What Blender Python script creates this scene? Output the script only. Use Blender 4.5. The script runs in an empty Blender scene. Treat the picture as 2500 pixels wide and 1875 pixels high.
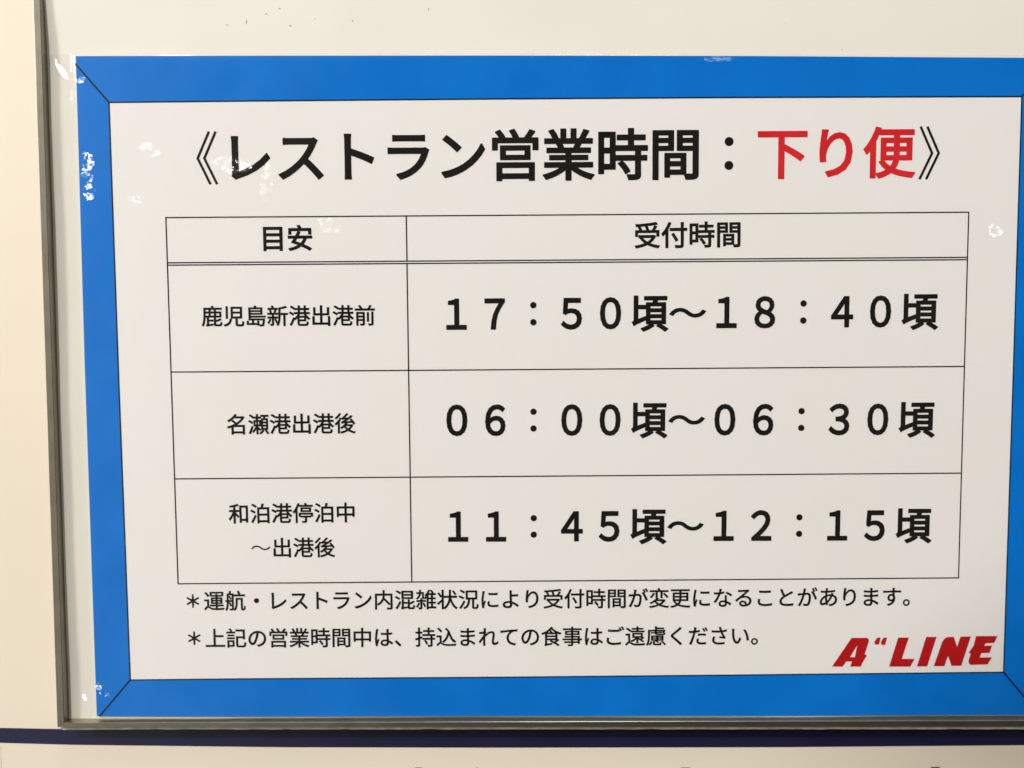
import bpy, math, random
from mathutils import Vector, Matrix, noise
scene = bpy.context.scene
COL = scene.collection

# ------------------------------------------------------------------ camera
# sheet coordinates are millimetres: x right, y down, z away from the viewer
def P(x, y, z=0.0):
    return Vector(((x - 148.5) / 1000, z / 1000, (105 - y) / 1000))

cam_d = bpy.data.cameras.new("camera")
cam = bpy.data.objects.new("camera", cam_d)
COL.objects.link(cam)
right = Vector((1.0, -0.0022, -0.0070)).normalized()
fwd = Vector((0.0018, 0.9982, -0.0603)).normalized()
right = (right - fwd * right.dot(fwd)).normalized()
up = right.cross(fwd)
M = Matrix((right, up, -fwd)).transposed().to_4x4()
M.translation = P(131.107, 89.530, -241.616)
cam.matrix_world = M
cam_d.sensor_width = 36.0
cam_d.lens = 1900.6 / 2500 * 36
cam_d.clip_start = 0.01
cam_d.clip_end = 50
cam_d.dof.use_dof = True
cam_d.dof.focus_distance = 0.237
cam_d.dof.aperture_fstop = 7.6
scene.camera = cam

# ------------------------------------------------------------------ world and lamps
world = bpy.data.worlds.new("World")
scene.world = world
world.use_nodes = True
wn, wl = world.node_tree.nodes, world.node_tree.links
bg = wn["Background"]
tc = wn.new("ShaderNodeTexCoord")
dot = wn.new("ShaderNodeVectorMath"); dot.operation = 'DOT_PRODUCT'
dot.inputs[1].default_value = Vector((-0.62, -0.10, 0.70)).normalized()
wl.new(tc.outputs["Generated"], dot.inputs[0])
wr = wn.new("ShaderNodeValToRGB")
wr.color_ramp.elements[0].position = 0.0
wr.color_ramp.elements[0].color = (0.07, 0.062, 0.05, 1)
wr.color_ramp.elements[1].position = 1.0
wr.color_ramp.elements[1].color = (1.0, 0.96, 0.89, 1)
e = wr.color_ramp.elements.new(0.5); e.color = (0.49, 0.47, 0.43, 1)
mr = wn.new("ShaderNodeMapRange")
mr.inputs[1].default_value = -0.9; mr.inputs[2].default_value = 0.9
wl.new(dot.outputs["Value"], mr.inputs[0])
wl.new(mr.outputs[0], wr.inputs[0])
# the photographer stands in front of the sheet and blocks that side of the room
fd = wn.new("ShaderNodeVectorMath"); fd.operation = 'DOT_PRODUCT'
fd.inputs[1].default_value = Vector((0.25, -1.0, 0.0)).normalized()
wl.new(tc.outputs["Generated"], fd.inputs[0])
fm = wn.new("ShaderNodeMapRange"); fm.interpolation_type = 'SMOOTHSTEP'
fm.inputs[1].default_value = 0.68; fm.inputs[2].default_value = 0.89
fm.inputs[3].default_value = 1.0; fm.inputs[4].default_value = 0.04
wl.new(fd.outputs["Value"], fm.inputs[0])
wm = wn.new("ShaderNodeMix"); wm.data_type = 'RGBA'; wm.blend_type = 'MULTIPLY'; wm.inputs[0].default_value = 1.0
wl.new(wr.outputs[0], wm.inputs[6]); wl.new(fm.outputs[0], wm.inputs[7])
wl.new(wm.outputs[2], bg.inputs[0])
bg.inputs[1].default_value = 0.99

def lamp(name, kind, loc, target, energy, color, size, **kw):
    d = bpy.data.lights.new(name, kind)
    d.energy = energy; d.color = color
    if kind == 'SPOT':
        d.shadow_soft_size = size
        d.spot_size = kw['cone']; d.spot_blend = kw['blend']
    else:
        d.shape = 'DISK'; d.size = size
    o = bpy.data.objects.new(name, d)
    o.location = loc
    o.rotation_euler = (Vector(target) - Vector(loc)).to_track_quat('-Z', 'Y').to_euler()
    COL.objects.link(o)
    return o

WARM = (1.0, 0.968, 0.92)
lamp("side_lamp", 'SPOT', (-1.90, -0.95, 0.85), (-0.06, 0, 0.04), 140.0, WARM, 0.16,
     cone=math.radians(40), blend=0.8)
# second lamp, high on the left; its cone edge imitates the photographer's shadow in the lower right corner
lamp("upper_lamp", 'SPOT', (-1.1, -1.9, 1.9), P(-840, -1410), 174.0, WARM, 0.022,
     cone=math.radians(79.3), blend=0.006)
lamp("fill_lamp", 'AREA', (0.15, -0.55, 1.35), (0, 0, 0), 3.0, WARM, 0.30)  # unseen overhead lamp, added for fill and for glints on the film

scene.view_settings.view_transform = 'Standard'
scene.view_settings.look = 'None'
scene.view_settings.exposure = 0.0
scene.view_settings.gamma = 1.0
scene.view_settings.use_curve_mapping = False

# ------------------------------------------------------------------ helpers
def link(name, verts, faces, mat, parent=None, smooth=False):
    me = bpy.data.meshes.new(name)
    me.from_pydata([tuple(v) for v in verts], [], faces)
    me.update()
    if smooth:
        for p in me.polygons:
            p.use_smooth = True
    o = bpy.data.objects.new(name, me)
    if mat: me.materials.append(mat)
    COL.objects.link(o)
    if parent: o.parent = parent
    return o

def empty(name, loc):
    o = bpy.data.objects.new(name, None)
    o.location = loc
    o.empty_display_size = 0.02
    COL.objects.link(o)
    return o

def tag(o, label=None, cat=None, group=None, kind=None):
    if label: o["label"] = label
    if cat: o["category"] = cat
    if group: o["group"] = group
    if kind: o["kind"] = kind
    return o

def adopt(o, parent):
    """parent keeping the world position (parents are unrotated)"""
    o.parent = parent
    w = Vector((0, 0, 0)); p = parent
    while p:
        w += p.location; p = p.parent
    o.location = o.location - w
    return o

def box(x0, x1, y0, y1, z0, z1):
    v = [P(x, y, z) for z in (z0, z1) for y in (y0, y1) for x in (x0, x1)]
    f = [(0, 1, 3, 2), (4, 6, 7, 5), (0, 4, 5, 1), (2, 3, 7, 6), (0, 2, 6, 4), (1, 5, 7, 3)]
    return v, f

# ------------------------------------------------------------------ materials
def mat(name, color, rough=0.5, metallic=0.0, spec=0.5):
    m = bpy.data.materials.new(name); m.use_nodes = True
    b = m.node_tree.nodes["Principled BSDF"]
    b.inputs["Base Color"].default_value = (*color, 1)
    b.inputs["Roughness"].default_value = rough
    b.inputs["Metallic"].default_value = metallic
    b.inputs["Specular IOR Level"].default_value = spec
    return m

def mottle(m, c0, c1, scale, detail=3.0, bump=0.0, bscale=None, stretch=None):
    """cloudy variation between two close colours, and an optional fine bump"""
    nt = m.node_tree; n, l = nt.nodes, nt.links
    b = n["Principled BSDF"]
    t = n.new("ShaderNodeTexCoord")
    src = t.outputs["Object"]
    if stretch:
        mp = n.new("ShaderNodeMapping"); mp.inputs["Scale"].default_value = stretch
        l.new(src, mp.inputs["Vector"]); src = mp.outputs[0]
    ns = n.new("ShaderNodeTexNoise"); ns.inputs["Scale"].default_value = scale
    ns.inputs["Detail"].default_value = detail
    l.new(src, ns.inputs["Vector"])
    r = n.new("ShaderNodeValToRGB")
    r.color_ramp.elements[0].position = 0.3; r.color_ramp.elements[0].color = (*c0, 1)
    r.color_ramp.elements[1].position = 0.7; r.color_ramp.elements[1].color = (*c1, 1)
    l.new(ns.outputs["Fac"], r.inputs[0]); l.new(r.outputs[0], b.inputs["Base Color"])
    if bump:
        nb = n.new("ShaderNodeTexNoise"); nb.inputs["Scale"].default_value = bscale or scale * 20
        l.new(src, nb.inputs["Vector"])
        bp = n.new("ShaderNodeBump"); bp.inputs["Strength"].default_value = 1.0
        bp.inputs["Distance"].default_value = bump
        l.new(nb.outputs["Fac"], bp.inputs["Height"]); l.new(bp.outputs[0], b.inputs["Normal"])
    return m

M_wall = mottle(mat("wall_paint", (.80, .70, .54), .55), (.765, .692, .558), (.795, .705, .58), 14, 2, 0.00002, 700)
M_navy = mottle(mat("navy_print", (.012, .010, .035), .35), (.009, .008, .038), (.013, .011, .048), 60)
M_ink_wall = mat("wall_ink", (.09, .075, .065), .5)
M_panel = mottle(mat("white_panel", (.80, .77, .68), .32), (.77, .745, .67), (.80, .77, .70), 22, 3, 0.00003, 60)
M_scuff = mat("scuff_dirt", (.40, .36, .30), .8)
M_rail = mottle(mat("grey_rail", (.42, .37, .28), .27, .9), (.265, .243, .19), (.325, .30, .24), 160, 3, 0.00001, 900)
M_lip = mottle(mat("scratched_lip", (.45, .42, .34), .6), (.42, .39, .31), (.70, .66, .56), 260, 4)
M_paper = mottle(mat("paper", (.82, .79, .75), .7, 0, .04), (.85, .84, .825), (.865, .835, .845), 30, 3)
M_blue = mottle(mat("blue_print", (.010, .165, .56), .6, 0, .04), (.002, .165, .62), (.004, .190, .69), 45, 3)
M_black = mottle(mat("black_print", (.012, .012, .011), .6, 0, .04), (.008, .009, .009), (.018, .015, .012), 60)
M_line = mat("line_print", (.02, .018, .018), .6, 0, .04)
M_outl = mat("outline_print", (.006, .014, .035), .6, 0, .04)
M_red = mottle(mat("red_print", (.62, .022, .03), .6, 0, .04), (.62, .017, .024), (.70, .027, .036), 80)
M_logo = mottle(mat("logo_print", (.46, .012, .014), .6, 0, .04), (.43, .012, .010), (.50, .012, .018), 90)

# places where the film did not bond cleanly: centre, radii (mm), strength
# (centre, radii, turn, facet spread, lamp the slope leans towards)
SIDE, FILL = Vector((-1.90, -0.95, 0.85)), Vector((0.15, -0.55, 1.35))
PUCKER = [((2.3, 35.4), (2.5, 3.5), 0, .09, SIDE), ((2.2, 39.8), (2.4, 2.0), 0, .13, SIDE), ((2.7, 44.4), (2.2, 2.8), 0, .11, SIDE),
          ((21.5, 31.7), (4.0, 1.9), .45, .14, SIDE), ((46.0, 36.3), (7.5, 2.8), .1, .19, SIDE), ((57.0, 41.5), (2.0, 7.0), .1, .20, SIDE),
          ((75.5, 55.0), (4.6, 2.6), .3, .25, SIDE), ((16.5, 46.7), (3.4, 1.2), .1, .15, SIDE), ((1.2, 10.8), (1.8, 1.3), 0, .12, SIDE),
          ((195.0, 5.8), (5.0, 1.0), 0, .13, FILL), ((22.0, 3.2), (11.0, .5), 0, .08, FILL), ((137.0, 3.8), (14.0, .5), 0, .09, FILL),
          ((280.6, 57.8), (2.6, 2.8), .3, .15, SIDE), ((-.3, 199.2), (1.0, 1.8), .2, .12, SIDE), ((1.6, 202.0), (2.2, 1.0), .3, .2, SIDE),
          ((-5.4, 203.3), (.6, 1.5), -.35, .045, SIDE), ((-10.0, 207.8), (.5, 2.6), .05, .04, SIDE),
          ((-7.6, 5.0), (2.4, 1.8), .5, .02, SIDE), ((-4.3, 8.2), (1.0, 3.0), -.6, .02, SIDE)]

def film_material():
    m = bpy.data.materials.new("laminate_film"); m.use_nodes = True
    nt = m.node_tree; n, l = nt.nodes, nt.links
    n.clear()
    out = n.new("ShaderNodeOutputMaterial")
    mix = n.new("ShaderNodeMixShader")
    tr = n.new("ShaderNodeBsdfTransparent"); tr.inputs[0].default_value = (.985, .982, .972, 1)
    gl = n.new("ShaderNodeBsdfGlossy"); gl.inputs["Roughness"].default_value = 0.05
    fr = n.new("ShaderNodeFresnel")
    # one sheet stands for both faces of the thin film: same reflectance from either side
    ge = n.new("ShaderNodeNewGeometry"); ior = n.new("ShaderNodeMapRange")
    ior.inputs[3].default_value = 1.5; ior.inputs[4].default_value = 1 / 1.5
    l.new(ge.outputs["Backfacing"], ior.inputs[0]); l.new(ior.outputs[0], fr.inputs["IOR"])
    l.new(fr.outputs[0], mix.inputs[0]); l.new(tr.outputs[0], mix.inputs[1]); l.new(gl.outputs[0], mix.inputs[2])
    l.new(mix.outputs[0], out.inputs["Surface"])
    tcn = n.new("ShaderNodeTexCoord")
    def vmath(op, a, b):
        q = n.new("ShaderNodeVectorMath"); q.operation = op
        for k, x in enumerate((a, b)):
            if isinstance(x, (tuple, Vector)): q.inputs[k].default_value = tuple(x)
            else: l.new(x, q.inputs['Scale' if op == 'SCALE' and k == 1 else k])
        return q.outputs[0]
    # warp the coordinates so that the flakes have ragged outlines
    wn_ = n.new("ShaderNodeTexNoise"); wn_.inputs["Scale"].default_value = 1100; wn_.inputs["Detail"].default_value = 3
    l.new(tcn.outputs["Object"], wn_.inputs["Vector"])
    warp = vmath('MULTIPLY', vmath('SUBTRACT', wn_.outputs["Color"], (.5, .5, .5)), (.0016, 0, .0016))
    wpos = vmath('ADD', tcn.outputs["Object"], warp)
    vor = n.new("ShaderNodeTexVoronoi"); vor.feature = 'F1'; vor.inputs["Scale"].default_value = 1500
    l.new(wpos, vor.inputs["Vector"])
    fac = vmath('SUBTRACT', vor.outputs["Color"], (.5, .5, .5))
    gap = n.new("ShaderNodeTexNoise"); gap.inputs["Scale"].default_value = 520; gap.inputs["Detail"].default_value = 3
    l.new(wpos, gap.inputs["Vector"])
    gm = n.new("ShaderNodeMapRange"); gm.inputs[1].default_value = .45; gm.inputs[2].default_value = .53
    l.new(gap.outputs["Fac"], gm.inputs[0])
    total = rsum = None
    for (cx, cy), (rx, ry), turn, spread, lampos in PUCKER:
        c = P(cx, cy)
        h = ((lampos - c).normalized() + (M.translation - c).normalized()).normalized()
        tilt = Vector((h.x / -h.y, 0, h.z / -h.y))
        mp = n.new("ShaderNodeMapping"); mp.vector_type = 'TEXTURE'
        mp.inputs["Location"].default_value = (c.x, 0, c.z)
        mp.inputs["Rotation"].default_value = (0, turn, 0)
        mp.inputs["Scale"].default_value = (rx / 1000, 1.0, ry / 1000)
        l.new(wpos if spread > .05 else tcn.outputs["Object"], mp.inputs["Vector"])
        ln = n.new("ShaderNodeVectorMath"); ln.operation = 'LENGTH'
        l.new(mp.outputs[0], ln.inputs[0])
        mrn = n.new("ShaderNodeMapRange"); mrn.interpolation_type = 'SMOOTHSTEP'
        mrn.inputs[1].default_value = 1.0; mrn.inputs[2].default_value = 0.75
        l.new(ln.outputs["Value"], mrn.inputs[0])
        off = vmath('ADD', vmath('MULTIPLY', fac, (2 * spread, 0, 2 * spread)), tilt)
        sc_ = n.new("ShaderNodeVectorMath"); sc_.operation = 'SCALE'
        amt = mrn.outputs[0]
        if spread > .05:
            gx_m = n.new("ShaderNodeMath"); gx_m.operation = 'MULTIPLY'
            l.new(amt, gx_m.inputs[0]); l.new(gm.outputs[0], gx_m.inputs[1]); amt = gx_m.outputs[0]
        l.new(off, sc_.inputs[0]); l.new(amt, sc_.inputs['Scale'])
        total = sc_.outputs[0] if total is None else vmath('ADD', total, sc_.outputs[0])
        if rsum is None: rsum = mrn.outputs[0]
        else:
            mx = n.new("ShaderNodeMath"); mx.operation = 'MAXIMUM'
            l.new(rsum, mx.inputs[0]); l.new(mrn.outputs[0], mx.inputs[1]); rsum = mx.outputs[0]
    rr = n.new("ShaderNodeMapRange"); rr.inputs[3].default_value = 0.05; rr.inputs[4].default_value = 0.20
    l.new(rsum, rr.inputs[0]); l.new(rr.outputs[0], gl.inputs["Roughness"])
    # slow waviness of the whole film
    nw = n.new("ShaderNodeTexNoise"); nw.inputs["Scale"].default_value = 28; nw.inputs["Detail"].default_value = 2
    l.new(tcn.outputs["Object"], nw.inputs["Vector"])
    b2 = n.new("ShaderNodeBump"); b2.inputs["Distance"].default_value = 0.0011; b2.inputs["Strength"].default_value = 1.0
    l.new(nw.outputs["Fac"], b2.inputs["Height"])
    nn_ = n.new("ShaderNodeVectorMath"); nn_.operation = 'NORMALIZE'
    l.new(vmath('ADD', b2.outputs[0], total), nn_.inputs[0])
    l.new(nn_.outputs[0], gl.inputs["Normal"])
    return m
M_film = film_material()

# ------------------------------------------------------------------ wall and what is printed on it
v, f = box(-700, 1000, -560, 620, 5.0, 45.0)
wall = tag(link("wall", v, f, M_wall), "cream painted wall behind the notice board", kind="structure")
v, f = [], []
for x, y in ((-35.98, 221.6), (-36.06, 226.0), (-36.2, 232.0), (-36.4, 245.0)):
    v += [P(x - .11, y, 4.97), P(x + .11, y, 4.97)]
f = [(i, i + 1, i + 3, i + 2) for i in (0, 2, 4)]
link("seam_line", v, f, M_lip, wall)

top = [(-120, 213.2), (-36.57, 215.35), (-17.87, 215.91), (60, 216.6), (200, 217.4), (420, 218)]
bot = [(-120, 218.2), (-36.8, 220.31), (-12.73, 221.2), (56.92, 222.6), (124.01, 223.29), (218.08, 223.92), (298.81, 223.89), (420, 224.0)]
def lerp_line(line, x):
    for (x0, y0), (x1, y1) in zip(line, line[1:]):
        if x0 <= x <= x1: return y0 + (y1 - y0) * (x - x0) / (x1 - x0)
    return line[-1][1]
v, f = [], []
xs = [-120 + 540 * i / 60 for i in range(61)]
for x in xs:
    for z in (4.9, 5.0):
        v += [P(x, lerp_line(top, x), z), P(x, lerp_line(bot, x), z)]
for i in range(60):
    a, b = 4 * i, 4 * i + 4
    f += [(a, a + 1, b + 1, b), (a, b, b + 2, a + 2), (a + 1, a + 3, b + 3, b + 1)]
tag(link("wall_stripe", v, f, M_navy), "dark navy stripe running along the cream wall under the notice board", "stripe")
LT = empty("wall_lettering", P(148.5, 230.0, 5.0))
for x0, x1, y in ((49.6, 51.0, 229.45), (65.4, 66.8, 229.5), (98.9, 101.4, 229.5), (118.9, 120.0, 229.75), (185.8, 189.0, 230.2), (267.7, 270.8, 230.65)):
    y += .33
    v = [P(x0, y, 4.95), P(x1, y + .05, 4.95), P(x1 - .1, y + .7, 4.95), P(x0 + .4, y + .7, 4.95)]
    adopt(link("letter", v, [(0, 1, 2, 3)], M_ink_wall), LT)
tag(LT, "tops of small dark letters printed on the wall at the bottom edge", "lettering")

# ------------------------------------------------------------------ notice board
board = empty("notice_board", P(148.5, 214.0, 5.0))
tag(board, "white notice board with thin grey rails holding the laminated restaurant sheet", "notice board")
# white face: a grid with slow waves, lifted a little at the top
def panel_z(x, y):
    lift = -0.75 * max(0.0, min(1.0, (4 - y) / 22.0)) ** 1.3 * math.exp(-((x + 5) / 60.0) ** 2)
    wv = 0.10 * noise.noise(Vector((x / 26.0, y / 19.0, 3.1))) + 0.34 * noise.noise(Vector((x / 70.0, y / 45.0, 9.0)))
    return 0.62 + lift + wv
NX, NY = 130, 130
gx = [-13 + 326 * (i / NX) for i in range(NX + 1)]
gy = [-92 + 306 * (j / NY) for j in range(NY + 1)]
v = [P(x, y, panel_z(x, y)) for y in gy for x in gx]
f = [(j * (NX + 1) + i, (j + 1) * (NX + 1) + i, (j + 1) * (NX + 1) + i + 1, j * (NX + 1) + i + 1) for j in range(NY) for i in range(NX)]
n0 = len(v)
v += [P(-13, -92, 4.9), P(313, -92, 4.9), P(313, 214, 4.9), P(-13, 214, 4.9)]
f.append((n0, n0 + 1, n0 + 2, n0 + 3))
panel = adopt(link("panel", v, f, M_panel, smooth=True), board)
# dirt specks
rng = random.Random(4)
v, f = [], []
for x, y, rx, ry, a in ((62.07, -10.07, .5, .28, .3), (57.94, -8.47, .45, .3, .2), (51.94, -6.21, .22, 1.0, .1), (107.0, -9.74, .2, .6, .1),
                        (83.93, -6.5, .2, .6, -.5), (65.12, -5.04, .62, .3, .5), (72.66, -6.93, .22, .2, 0), (148.55, 3.0, .2, .2, 0),
                        (215.3, -5.09, .15, .3, 0), (232.62, 2.9, .25, .2, 0), (46.08, -5.28, .6, .22, .5)):
    v, f, b = [], [], 0
    ca, sa = math.cos(a), math.sin(a)
    ring = []
    for k in range(9):
        t = 2 * math.pi * k / 9
        r = .75 + .4 * rng.random()
        px, py = rx * r * math.cos(t) * .75, ry * r * math.sin(t) * .75
        ring.append((x + px * ca - py * sa, y + px * sa + py * ca))
    v += [P(q[0], q[1], panel_z(*q) - .03) for q in ring]
    f.append(tuple(b + 8 - k for k in range(9)))
    adopt(link("scuff_mark", v, f, M_scuff), panel)

# rails (outer line, inner line) with a small rounded section
ZF = -1.6
OUT_L0, OUT_L1 = (-10.12, -95.0), (-13.27, 211.9)
INN_L0, INN_L1 = (-7.93, -92.5), (-10.58, 210.25)
OUT_R1, INN_R1 = (313.3, 214.5), (310.6, 211.85)
OUT_R0, INN_R0 = (315.5, -95.0), (312.8, -92.5)
def rail(o0, o1, i0, i1, wob=0.0, seed=1):
    sec = [(0, 4.95), (0, ZF + .02), (.02, ZF), (.76, ZF), (.81, ZF + .12), (.90, ZF + .95), (.95, .9)]
    n = 48
    v, f = [], []
    for k in range(n + 1):
        t = k / n
        ox, oy = o0[0] + (o1[0] - o0[0]) * t, o0[1] + (o1[1] - o0[1]) * t
        ix, iy = i0[0] + (i1[0] - i0[0]) * t, i0[1] + (i1[1] - i0[1]) * t
        for s, z in sec:
            w = wob * noise.noise(Vector((t * 17, s * .6, seed)))
            v.append(P(ox + (ix - ox) * s + w, oy + (iy - oy) * s + w, z))
    m = len(sec)
    for k in range(n):
        for s in range(m - 1):
            a = k * m + s
            f.append((a, a + 1, a + m + 1, a + m))
    f.append(tuple(range(m))); f.append(tuple(n * m + q for q in range(m)))
    return v, f
for a in ((OUT_L0, OUT_L1, INN_L0, INN_L1), (OUT_L1, OUT_R1, INN_L1, INN_R1), (OUT_R1, OUT_R0, INN_R1, INN_R0), (OUT_R0, OUT_L0, INN_R0, INN_L0)):
    v, f = rail(*a, wob=.05, seed=a[0][1])
    r = adopt(link("frame_rail", v, f, M_rail, smooth=False), board)
    if a[0] is OUT_L1:
        # pale scratched lip along the foot of the bottom rail
        v, f = [], []
        n = 140
        for k in range(n + 1):
            t = k / n
            x = OUT_L1[0] + .3 + (OUT_R1[0] - OUT_L1[0] - .6) * t
            y = 212.2 + (214.8 - 212.2) * t
            w = .16 * noise.noise(Vector((t * 60, 1, 1))) + .10 * noise.noise(Vector((t * 160, 5, 1)))
            for dy, z in ((-.15, -.45), (.35, -.5), (1.15 + w, -.25), (1.25 + w, 2.5), (.1, 4.9)):
                v.append(P(x, y + dy, z))
        for k in range(n):
            for s in range(4):
                q = k * 5 + s
                f.append((q, q + 1, q + 6, q + 5))
        adopt(link("rail_lip", v, f, M_lip), r)

# ------------------------------------------------------------------ the laminated notice
notice = empty("restaurant_notice", P(148.5, 211.0, 0.0))
tag(notice, "laminated restaurant hours sheet with blue border, timetable and red logo", "notice")
SH = [(0.13, 3.71), (51.58, 3.90), (126.03, 4.32), (200.59, 4.91), (287.72, 5.91), (297.3, 6.1),
      (297.3, 211.2), (202.75, 210.85), (124.27, 210.21), (45.9, 209.71), (-1.55, 209.19),
      (-1.32, 156.44), (-0.93, 98.41), (-0.42, 42.01)]
ZP, ZB, ZO, ZT = 0.0, -0.03, -0.05, -0.05

def slab(poly, z0, z1):
    n = len(poly)
    v = [P(x, y, z0) for x, y in poly] + [P(x, y, z1) for x, y in poly]
    f = [tuple(range(n))[::-1], tuple(range(n, 2 * n))]
    f += [(i, (i + 1) % n, n + (i + 1) % n, n + i) for i in range(n)]
    return v, f
v, f = slab(SH, ZP, 0.18)
paper = adopt(link("paper", v, f, M_paper), notice)

INN = [(9.65, 17.51), (51.21, 17.36), (125.92, 17.22), (200.72, 17.24), (287.42, 17.52), (287.5, 100.45),
       (287.44, 197.2), (202.61, 197.44), (124.38, 197.55), (46.24, 197.42), (9.54, 197.5), (9.45, 104.85)]
# blue border: outer outline / inner outline, drawn as a ring of strips
def ring(outer_in_order, inner_in_order, z):
    v, f = [], []
    n = len(outer_in_order)
    for a, b in zip(outer_in_order, inner_in_order):
        v += [P(*a, z), P(*b, z)]
    for i in range(n):
        a, b = 2 * i, 2 * ((i + 1) % n)
        f.append((a, a + 1, b + 1, b))
    return v, f
so = [SH[0], SH[1], SH[2], SH[3], SH[5], (297.3, 100.45), SH[6], SH[7], SH[8], SH[9], SH[10], SH[12]]
v, f = ring(so, INN, ZB)
border = adopt(link("blue_border", v, f, M_blue), paper)

def strokes(segs, z):
    v, f = [], []
    for (x0, y0), (x1, y1), w in segs:
        d = Vector((x1 - x0, y1 - y0)).normalized(); nrm = Vector((-d.y, d.x)) * w / 2
        ex = d * w / 2
        b = len(v)
        v += [P(x0 - ex.x + nrm.x, y0 - ex.y + nrm.y, z), P(x0 - ex.x - nrm.x, y0 - ex.y - nrm.y, z),
              P(x1 + ex.x - nrm.x, y1 + ex.y - nrm.y, z), P(x1 + ex.x + nrm.x, y1 + ex.y + nrm.y, z)]
        f.append((b, b + 1, b + 2, b + 3))
    return v, f
w = .42
segs = [(INN[i], INN[(i + 1) % len(INN)], w) for i in range(len(INN))]
segs += [((0.1, 6.15), INN[0], .52), ((-0.5, 209.1), INN[10], .52), (INN[6], (297.1, 208.7), .52), (INN[4], (297.1, 6.6), .52)]
v, f = strokes(segs, ZO)
v = [q + Vector((0, -.00001 * (i // 4), 0)) * .05 for i, q in enumerate(v)]
adopt(link("border_outline", v, f, M_outl), border)

# table ruling
LW = .37
T = dict(l=25.75, r=272.2, d=99.45, t=52.24, a=66.0, b=66.72, r1=99.65, r2=133.1, bt=166.5)
segs = [((T['l'], T[k]), (T['r'], T[k]), LW) for k in ('t', 'a', 'b', 'r1', 'r2', 'bt')]
segs += [((T['l'], T['t']), (T['l'], T['bt']), LW), ((T['r'], T['t']), (T['r'], T['bt']), LW),
         ((T['d'], T['t']), (T['d'], T['a']), LW), ((T['d'], T['b']), (T['d'], T['bt']), LW)]
v, f = strokes(segs, ZO)
v = [q + Vector((0, -.000002 * (i // 4), 0)) for i, q in enumerate(v)]
adopt(link("table_grid", v, f, M_line), paper)

# lettering: every character set in its own square cell
_glyph = {}
def glyph(ch, weight):
    key = (ch, weight)
    if key not in _glyph:
        if ch in '《》':
            vs, fs = [], []
            for n_, (ax, bx) in enumerate(((.575, .80), (.70, .925))):
                for (x0, y0), (x1, y1) in (((ax, .36), (bx, .85)), ((ax, .36), (bx, -.12))):
                    if ch == '》': x0, x1 = 1 - x0, 1 - x1
                    d = Vector((x1 - x0, y1 - y0)).normalized(); nn = Vector((-d.y, d.x)) * .023
                    b = len(vs); L_ = .5 * b
                    ex = d * .012
                    vs += [(x0 - ex.x + nn.x, y0 - ex.y + nn.y, L_), (x0 - ex.x - nn.x, y0 - ex.y - nn.y, L_), (x1 - nn.x, y1 - nn.y, L_), (x1 + nn.x, y1 + nn.y, L_)]
                    fs.append((b, b + 1, b + 2, b + 3))
            _glyph[key] = (vs, fs)
        elif ch == '：':
            vs, fs = [], []
            for cy in (.16, .60):
                b = len(vs); vs += [(.5 + .083 * math.cos(t * math.pi / 14), cy + .083 * math.sin(t * math.pi / 14), 0) for t in range(28)]
                fs.append(tuple(range(b, b + 28)))
            _glyph[key] = (vs, fs)
        else:
            c = bpy.data.curves.new("type", 'FONT'); c.body = ch; c.resolution_u = 4
            o = bpy.data.objects.new("type", c); COL.objects.link(o)
            dg = bpy.context.evaluated_depsgraph_get()
            me = bpy.data.meshes.new_from_object(o.evaluated_get(dg))
            vs = [(q.co.x, q.co.y, 0.0) for q in me.vertices]
            fs = [tuple(p.vertices) for p in me.polygons]
            # stroke the outline to bring the face up to the printed weight
            use = {}
            for p in fs:
                for i in range(len(p)):
                    k = tuple(sorted((p[i], p[(i + 1) % len(p)]))); use[k] = use.get(k, 0) + 1
            lift = 0
            for (i, j), cnt in use.items():
                if cnt != 1 or (ch == '～' and weight < .018): continue
                p, q = Vector(vs[i][:2]), Vector(vs[j][:2])
                if (q - p).length < 1e-6: continue
                d = (q - p).normalized(); nn = Vector((-d.y, d.x)) * weight * (.8 if ch == '～' else 1.8 if ch == '＊' else 1)
                ext = d * weight * .75
                lift += 1
                b = len(vs)
                vs += [(*(p - ext + nn), lift), (*(p - ext - nn), lift), (*(q + ext - nn), lift), (*(q + ext + nn), lift)]
                fs.append((b, b + 1, b + 2, b + 3))
            _glyph[key] = (vs, fs)
            bpy.data.objects.remove(o); bpy.data.curves.remove(c); bpy.data.meshes.remove(me)
    return _glyph[key]

def lettering(name, text, p0, p1, i0, i1, m, weight, parent, digit_y=1.03, size=1.0):
    """p0/p1: centres (mm) of the cells of characters i0 and i1"""
    p0, p1 = Vector(p0), Vector(p1)
    step = (p1 - p0) / (i1 - i0); em = step.length * size
    ux = step.normalized(); uy = Vector((ux.y, -ux.x))    # uy points up the page
    v, f = [], []
    for k, ch in enumerate(text):
        if ch == '　': continue
        c = p0 + step * (k - i0)
        vs, fs = glyph(ch, weight)
        b = len(v)
        for gx_, gy_, lift in vs:
            s = 1.0
            if ch in '０１２３４５６７８９': gy_ *= digit_y; gx_ = .5 + (gx_ - .5) * .93
            if ch == '～': gy_ = .38 + (gy_ - .38) * .82
            if ch == '＊': gx_ = .5 + (gx_ - .5) * .8; gy_ = .385 + (gy_ - .38) * .8
            q = c + ux * ((gx_ - .5) * em) + uy * ((gy_ - .3805) * em)
            v.append(P(q.x, q.y, ZT - lift * 5e-5))
        f += [tuple(b + i for i in p) for p in fs]
    return adopt(link(name, v, f, m), parent)

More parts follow.
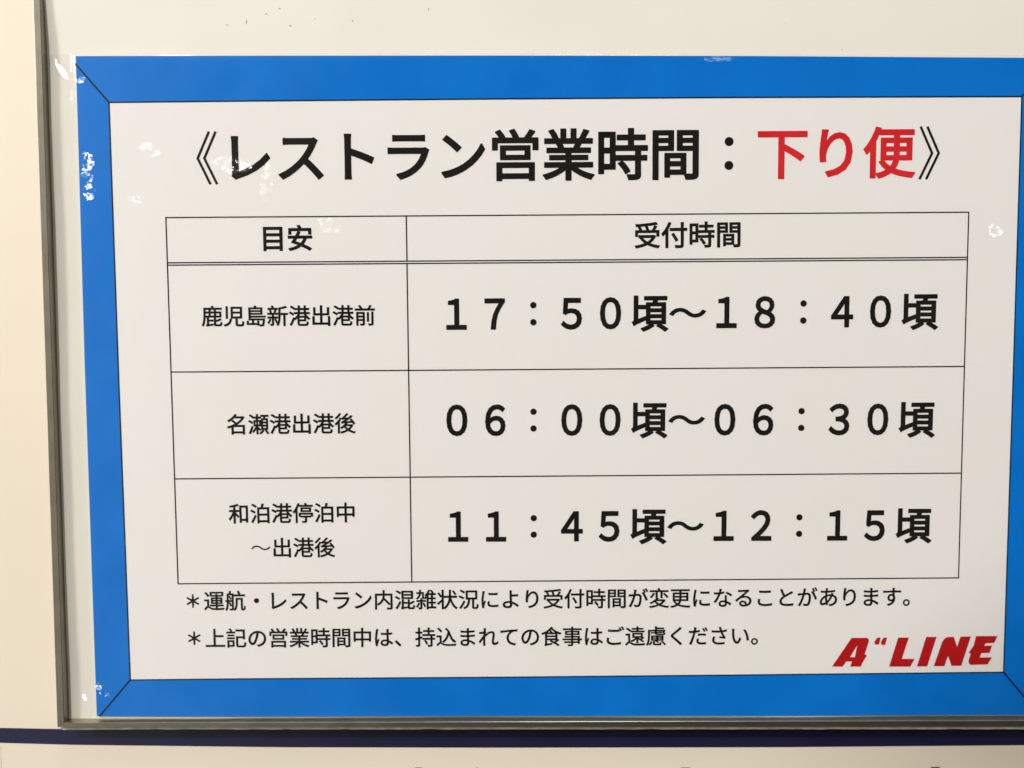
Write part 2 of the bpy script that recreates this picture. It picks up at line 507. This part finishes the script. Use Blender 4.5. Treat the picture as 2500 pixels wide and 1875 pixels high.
TITLE = "《レストラン営業時間：下り便》"
a, b = (51.18, 34.08), (247.39, 33.99)           # cells of レ (1) and 便 (13)
black_t = ''.join('　' if i in (11, 12, 13, 14) else ch for i, ch in enumerate(TITLE))
red_t = ''.join(ch if i in (11, 12, 13) else '　' for i, ch in enumerate(TITLE))
a7 = lettering("heading_lettering", black_t, a, b, 1, 13, M_black, .021, paper)
lettering("heading_lettering", red_t, a, b, 1, 13, M_red, .021, paper)["label"] = "red heading characters before the closing bracket"

lettering("closing_bracket", "》", (247.39 + 16.35, 33.98), (247.39 + 32.7, 33.97), 0, 1, M_black, .016, paper)

lettering("column_heading", "目安", (58.41, 58.72), (66.69, 58.71), 0, 1, M_black, .022, paper)
lettering("column_heading", "受付時間", (173.43, 58.62), (198.5, 58.47), 0, 3, M_black, .020, paper)
lettering("port_lettering", "鹿児島新港出港前", (38.99, 82.49), (86.21, 82.54), 0, 7, M_black, .016, paper)
lettering("port_lettering", "名瀬港出港後", (45.74, 116.11), (79.40, 116.02), 0, 5, M_black, .016, paper)
lettering("port_lettering", "和泊港停泊中", (45.61, 144.27), (79.06, 144.16), 0, 5, M_black, .016, paper)
lettering("port_lettering", "～出港後", (52.14, 155.2), (72.25, 155.17), 0, 3, M_black, .014, paper)
lettering("time_lettering", "１７：５０頃～１８：４０頃", (114.41, 82.37), (257.68, 82.45), 0, 12, M_black, .025, paper)
lettering("time_lettering", "０６：００頃～０６：３０頃", (114.28, 115.32), (257.57, 116.04), 0, 12, M_black, .025, paper)
lettering("time_lettering", "１１：４５頃～１２：１５頃", (114.18, 148.9), (257.39, 149.54), 0, 12, M_black, .025, paper)
lettering("footnote_lettering", "＊運航・レストラン内混雑状況により受付時間が変更になることがあります。", (36.93, 172.11), (251.24, 172.39), 1, 33, M_black, .014, paper)
lettering("footnote_lettering", "＊上記の営業時間中は、持込まれての食事はご遠慮ください。", (36.95, 184.14), (170.03, 184.5), 1, 21, M_black, .014, paper)

# red company mark
A_ = [(232.7, 194.93), (238.75, 185.64), (243.55, 185.62), (244.21, 186.06), (244.28, 186.78), (243.04, 190.96), (243.75, 191.34), (242.31, 193.85), (241.9, 195.0), (238.51, 194.97), (239.04, 193.3), (237.2, 193.28), (236.1, 194.95)]
AH = [(238.39, 191.87), (240.58, 188.05), (239.92, 191.89)]
LOGO = [
    [(246.94, 185.59), (247.99, 185.6), (247.55, 187.81), (246.34, 187.89), (245.98, 187.08)],
    [(248.92, 185.6), (250.05, 185.61), (249.45, 187.97), (248.41, 188.02), (248.1, 187.1)],
    [(253.58, 185.64), (256.97, 185.67), (254.87, 192.58), (258.98, 192.62), (257.62, 195.13), (250.91, 195.07)],
    [(262.48, 185.48), (265.78, 185.51), (263.0, 195.11), (259.74, 195.08)],
    [(265.12, 195.04), (267.6, 187.11), (268.28, 186.1), (269.12, 185.62), (271.23, 185.49), (272.4, 188.88), (273.35, 185.51), (276.66, 185.45), (273.9, 194.96), (270.78, 194.94), (269.56, 191.75), (268.52, 195.07)],
    [(278.29, 185.37), (285.08, 185.37), (284.21, 187.61), (281.47, 187.71), (280.93, 188.57), (283.47, 188.47), (282.78, 190.84), (280.15, 190.9), (279.63, 192.32), (283.59, 192.29), (282.24, 194.6), (277.01, 194.7), (276.29, 194.26), (276.12, 193.39), (276.76, 191.08), (276.1, 190.79), (277.67, 188.34)]]
from mathutils.geometry import tessellate_polygon
v, f = [], []
for loops in [[A_, AH]] + [[q] for q in LOGO]:
    flat = [p for lp in loops for p in lp]
    tris = tessellate_polygon([[Vector((x, y, 0)) for x, y in lp] for lp in loops])
    b = len(v)
    v += [P(x, y, ZT) for x, y in flat]
    f += [tuple(b + i for i in t) for t in tris]
adopt(link("logo", v, f, M_logo), paper)

# clear film: lies on the paper, drops to the board in the margin round it
def sheet_top(x):
    return lerp_line([(-20, 3.65)] + SH[:6] + [(320, 6.6)], x)
def sheet_bot(x):
    return lerp_line([(-20, 208.9), (-1.55, 209.19), (45.9, 209.71), (124.27, 210.21), (202.75, 210.85), (297.3, 211.2), (320, 211.3)], x)
def sheet_left(y):
    return lerp_line([(q[1], q[0]) for q in [(0.2, 0.0), SH[0], SH[13], SH[12], SH[11], SH[10], (-1.56, 215.0)]], y)
def smooth(t):
    t = max(0.0, min(1.0, t)); return t * t * (3 - 2 * t)
us = [i / 26 for i in range(26)] + [1 + i / 150 for i in range(150)] + [2 + i / 10 for i in range(11)]
ws = [i / 6 for i in range(6)] + [1 + i / 110 for i in range(110)] + [2 + i / 6 for i in range(7)]
def film_pt(u, w):
    y_guess = 3.7 + 206 * max(0, min(1, w - 1))
    xl, xs_ = -9.05 - 2.0 * (y_guess - 3.7) / 206, sheet_left(y_guess)
    x = xl + (xs_ - xl) * u if u < 1 else xs_ + (297.3 - xs_) * (u - 1) if u < 2 else 297.3 + 9.5 * (u - 2)
    yt, yb = sheet_top(x), sheet_bot(x)
    y = yt - .75 * (1 - w) if w < 1 else yt + (yb - yt) * (w - 1) if w < 2 else yb + 1.0 * (w - 2)
    # distance outside the paper
    d = max(sheet_left(y) - x, x - 297.3, (yt - y) * 2.0, (y - yb) * 1.6, 0.0)
    z = -0.26 + 0.62 * smooth(d / 2.2)
    z += .13 * noise.noise(Vector((x / 8, y / 9, 2.0))) * smooth(d / 2)
    # the top left corner has sprung up from the board
    q = math.hypot(x + 9.1, (y - 3.0))
    z -= .12 * smooth(1 - q / 14.0)
    q = math.hypot(x + 11, (y - 210))
    z -= .08 * smooth(1 - q / 12.0)
    return P(x, y, z)
nu, nw = len(us), len(ws)
v = [film_pt(u, w) for w in ws for u in us]
f = [(j * nu + i, (j + 1) * nu + i, (j + 1) * nu + i + 1, j * nu + i + 1) for j in range(nw - 1) for i in range(nu - 1)]
loop = [i for i in range(nu)] + [j * nu + nu - 1 for j in range(1, nw)] + [(nw - 1) * nu + i for i in range(nu - 2, -1, -1)] + [j * nu for j in range(nw - 2, 0, -1)]
b = len(v)
v += [v[i] + Vector((0, .00022, 0)) for i in loop]
f += [(loop[k], loop[(k + 1) % len(loop)], b + (k + 1) % len(loop), b + k) for k in range(len(loop))]
film = adopt(link("laminate_film", v, f, M_film, smooth=True), notice)
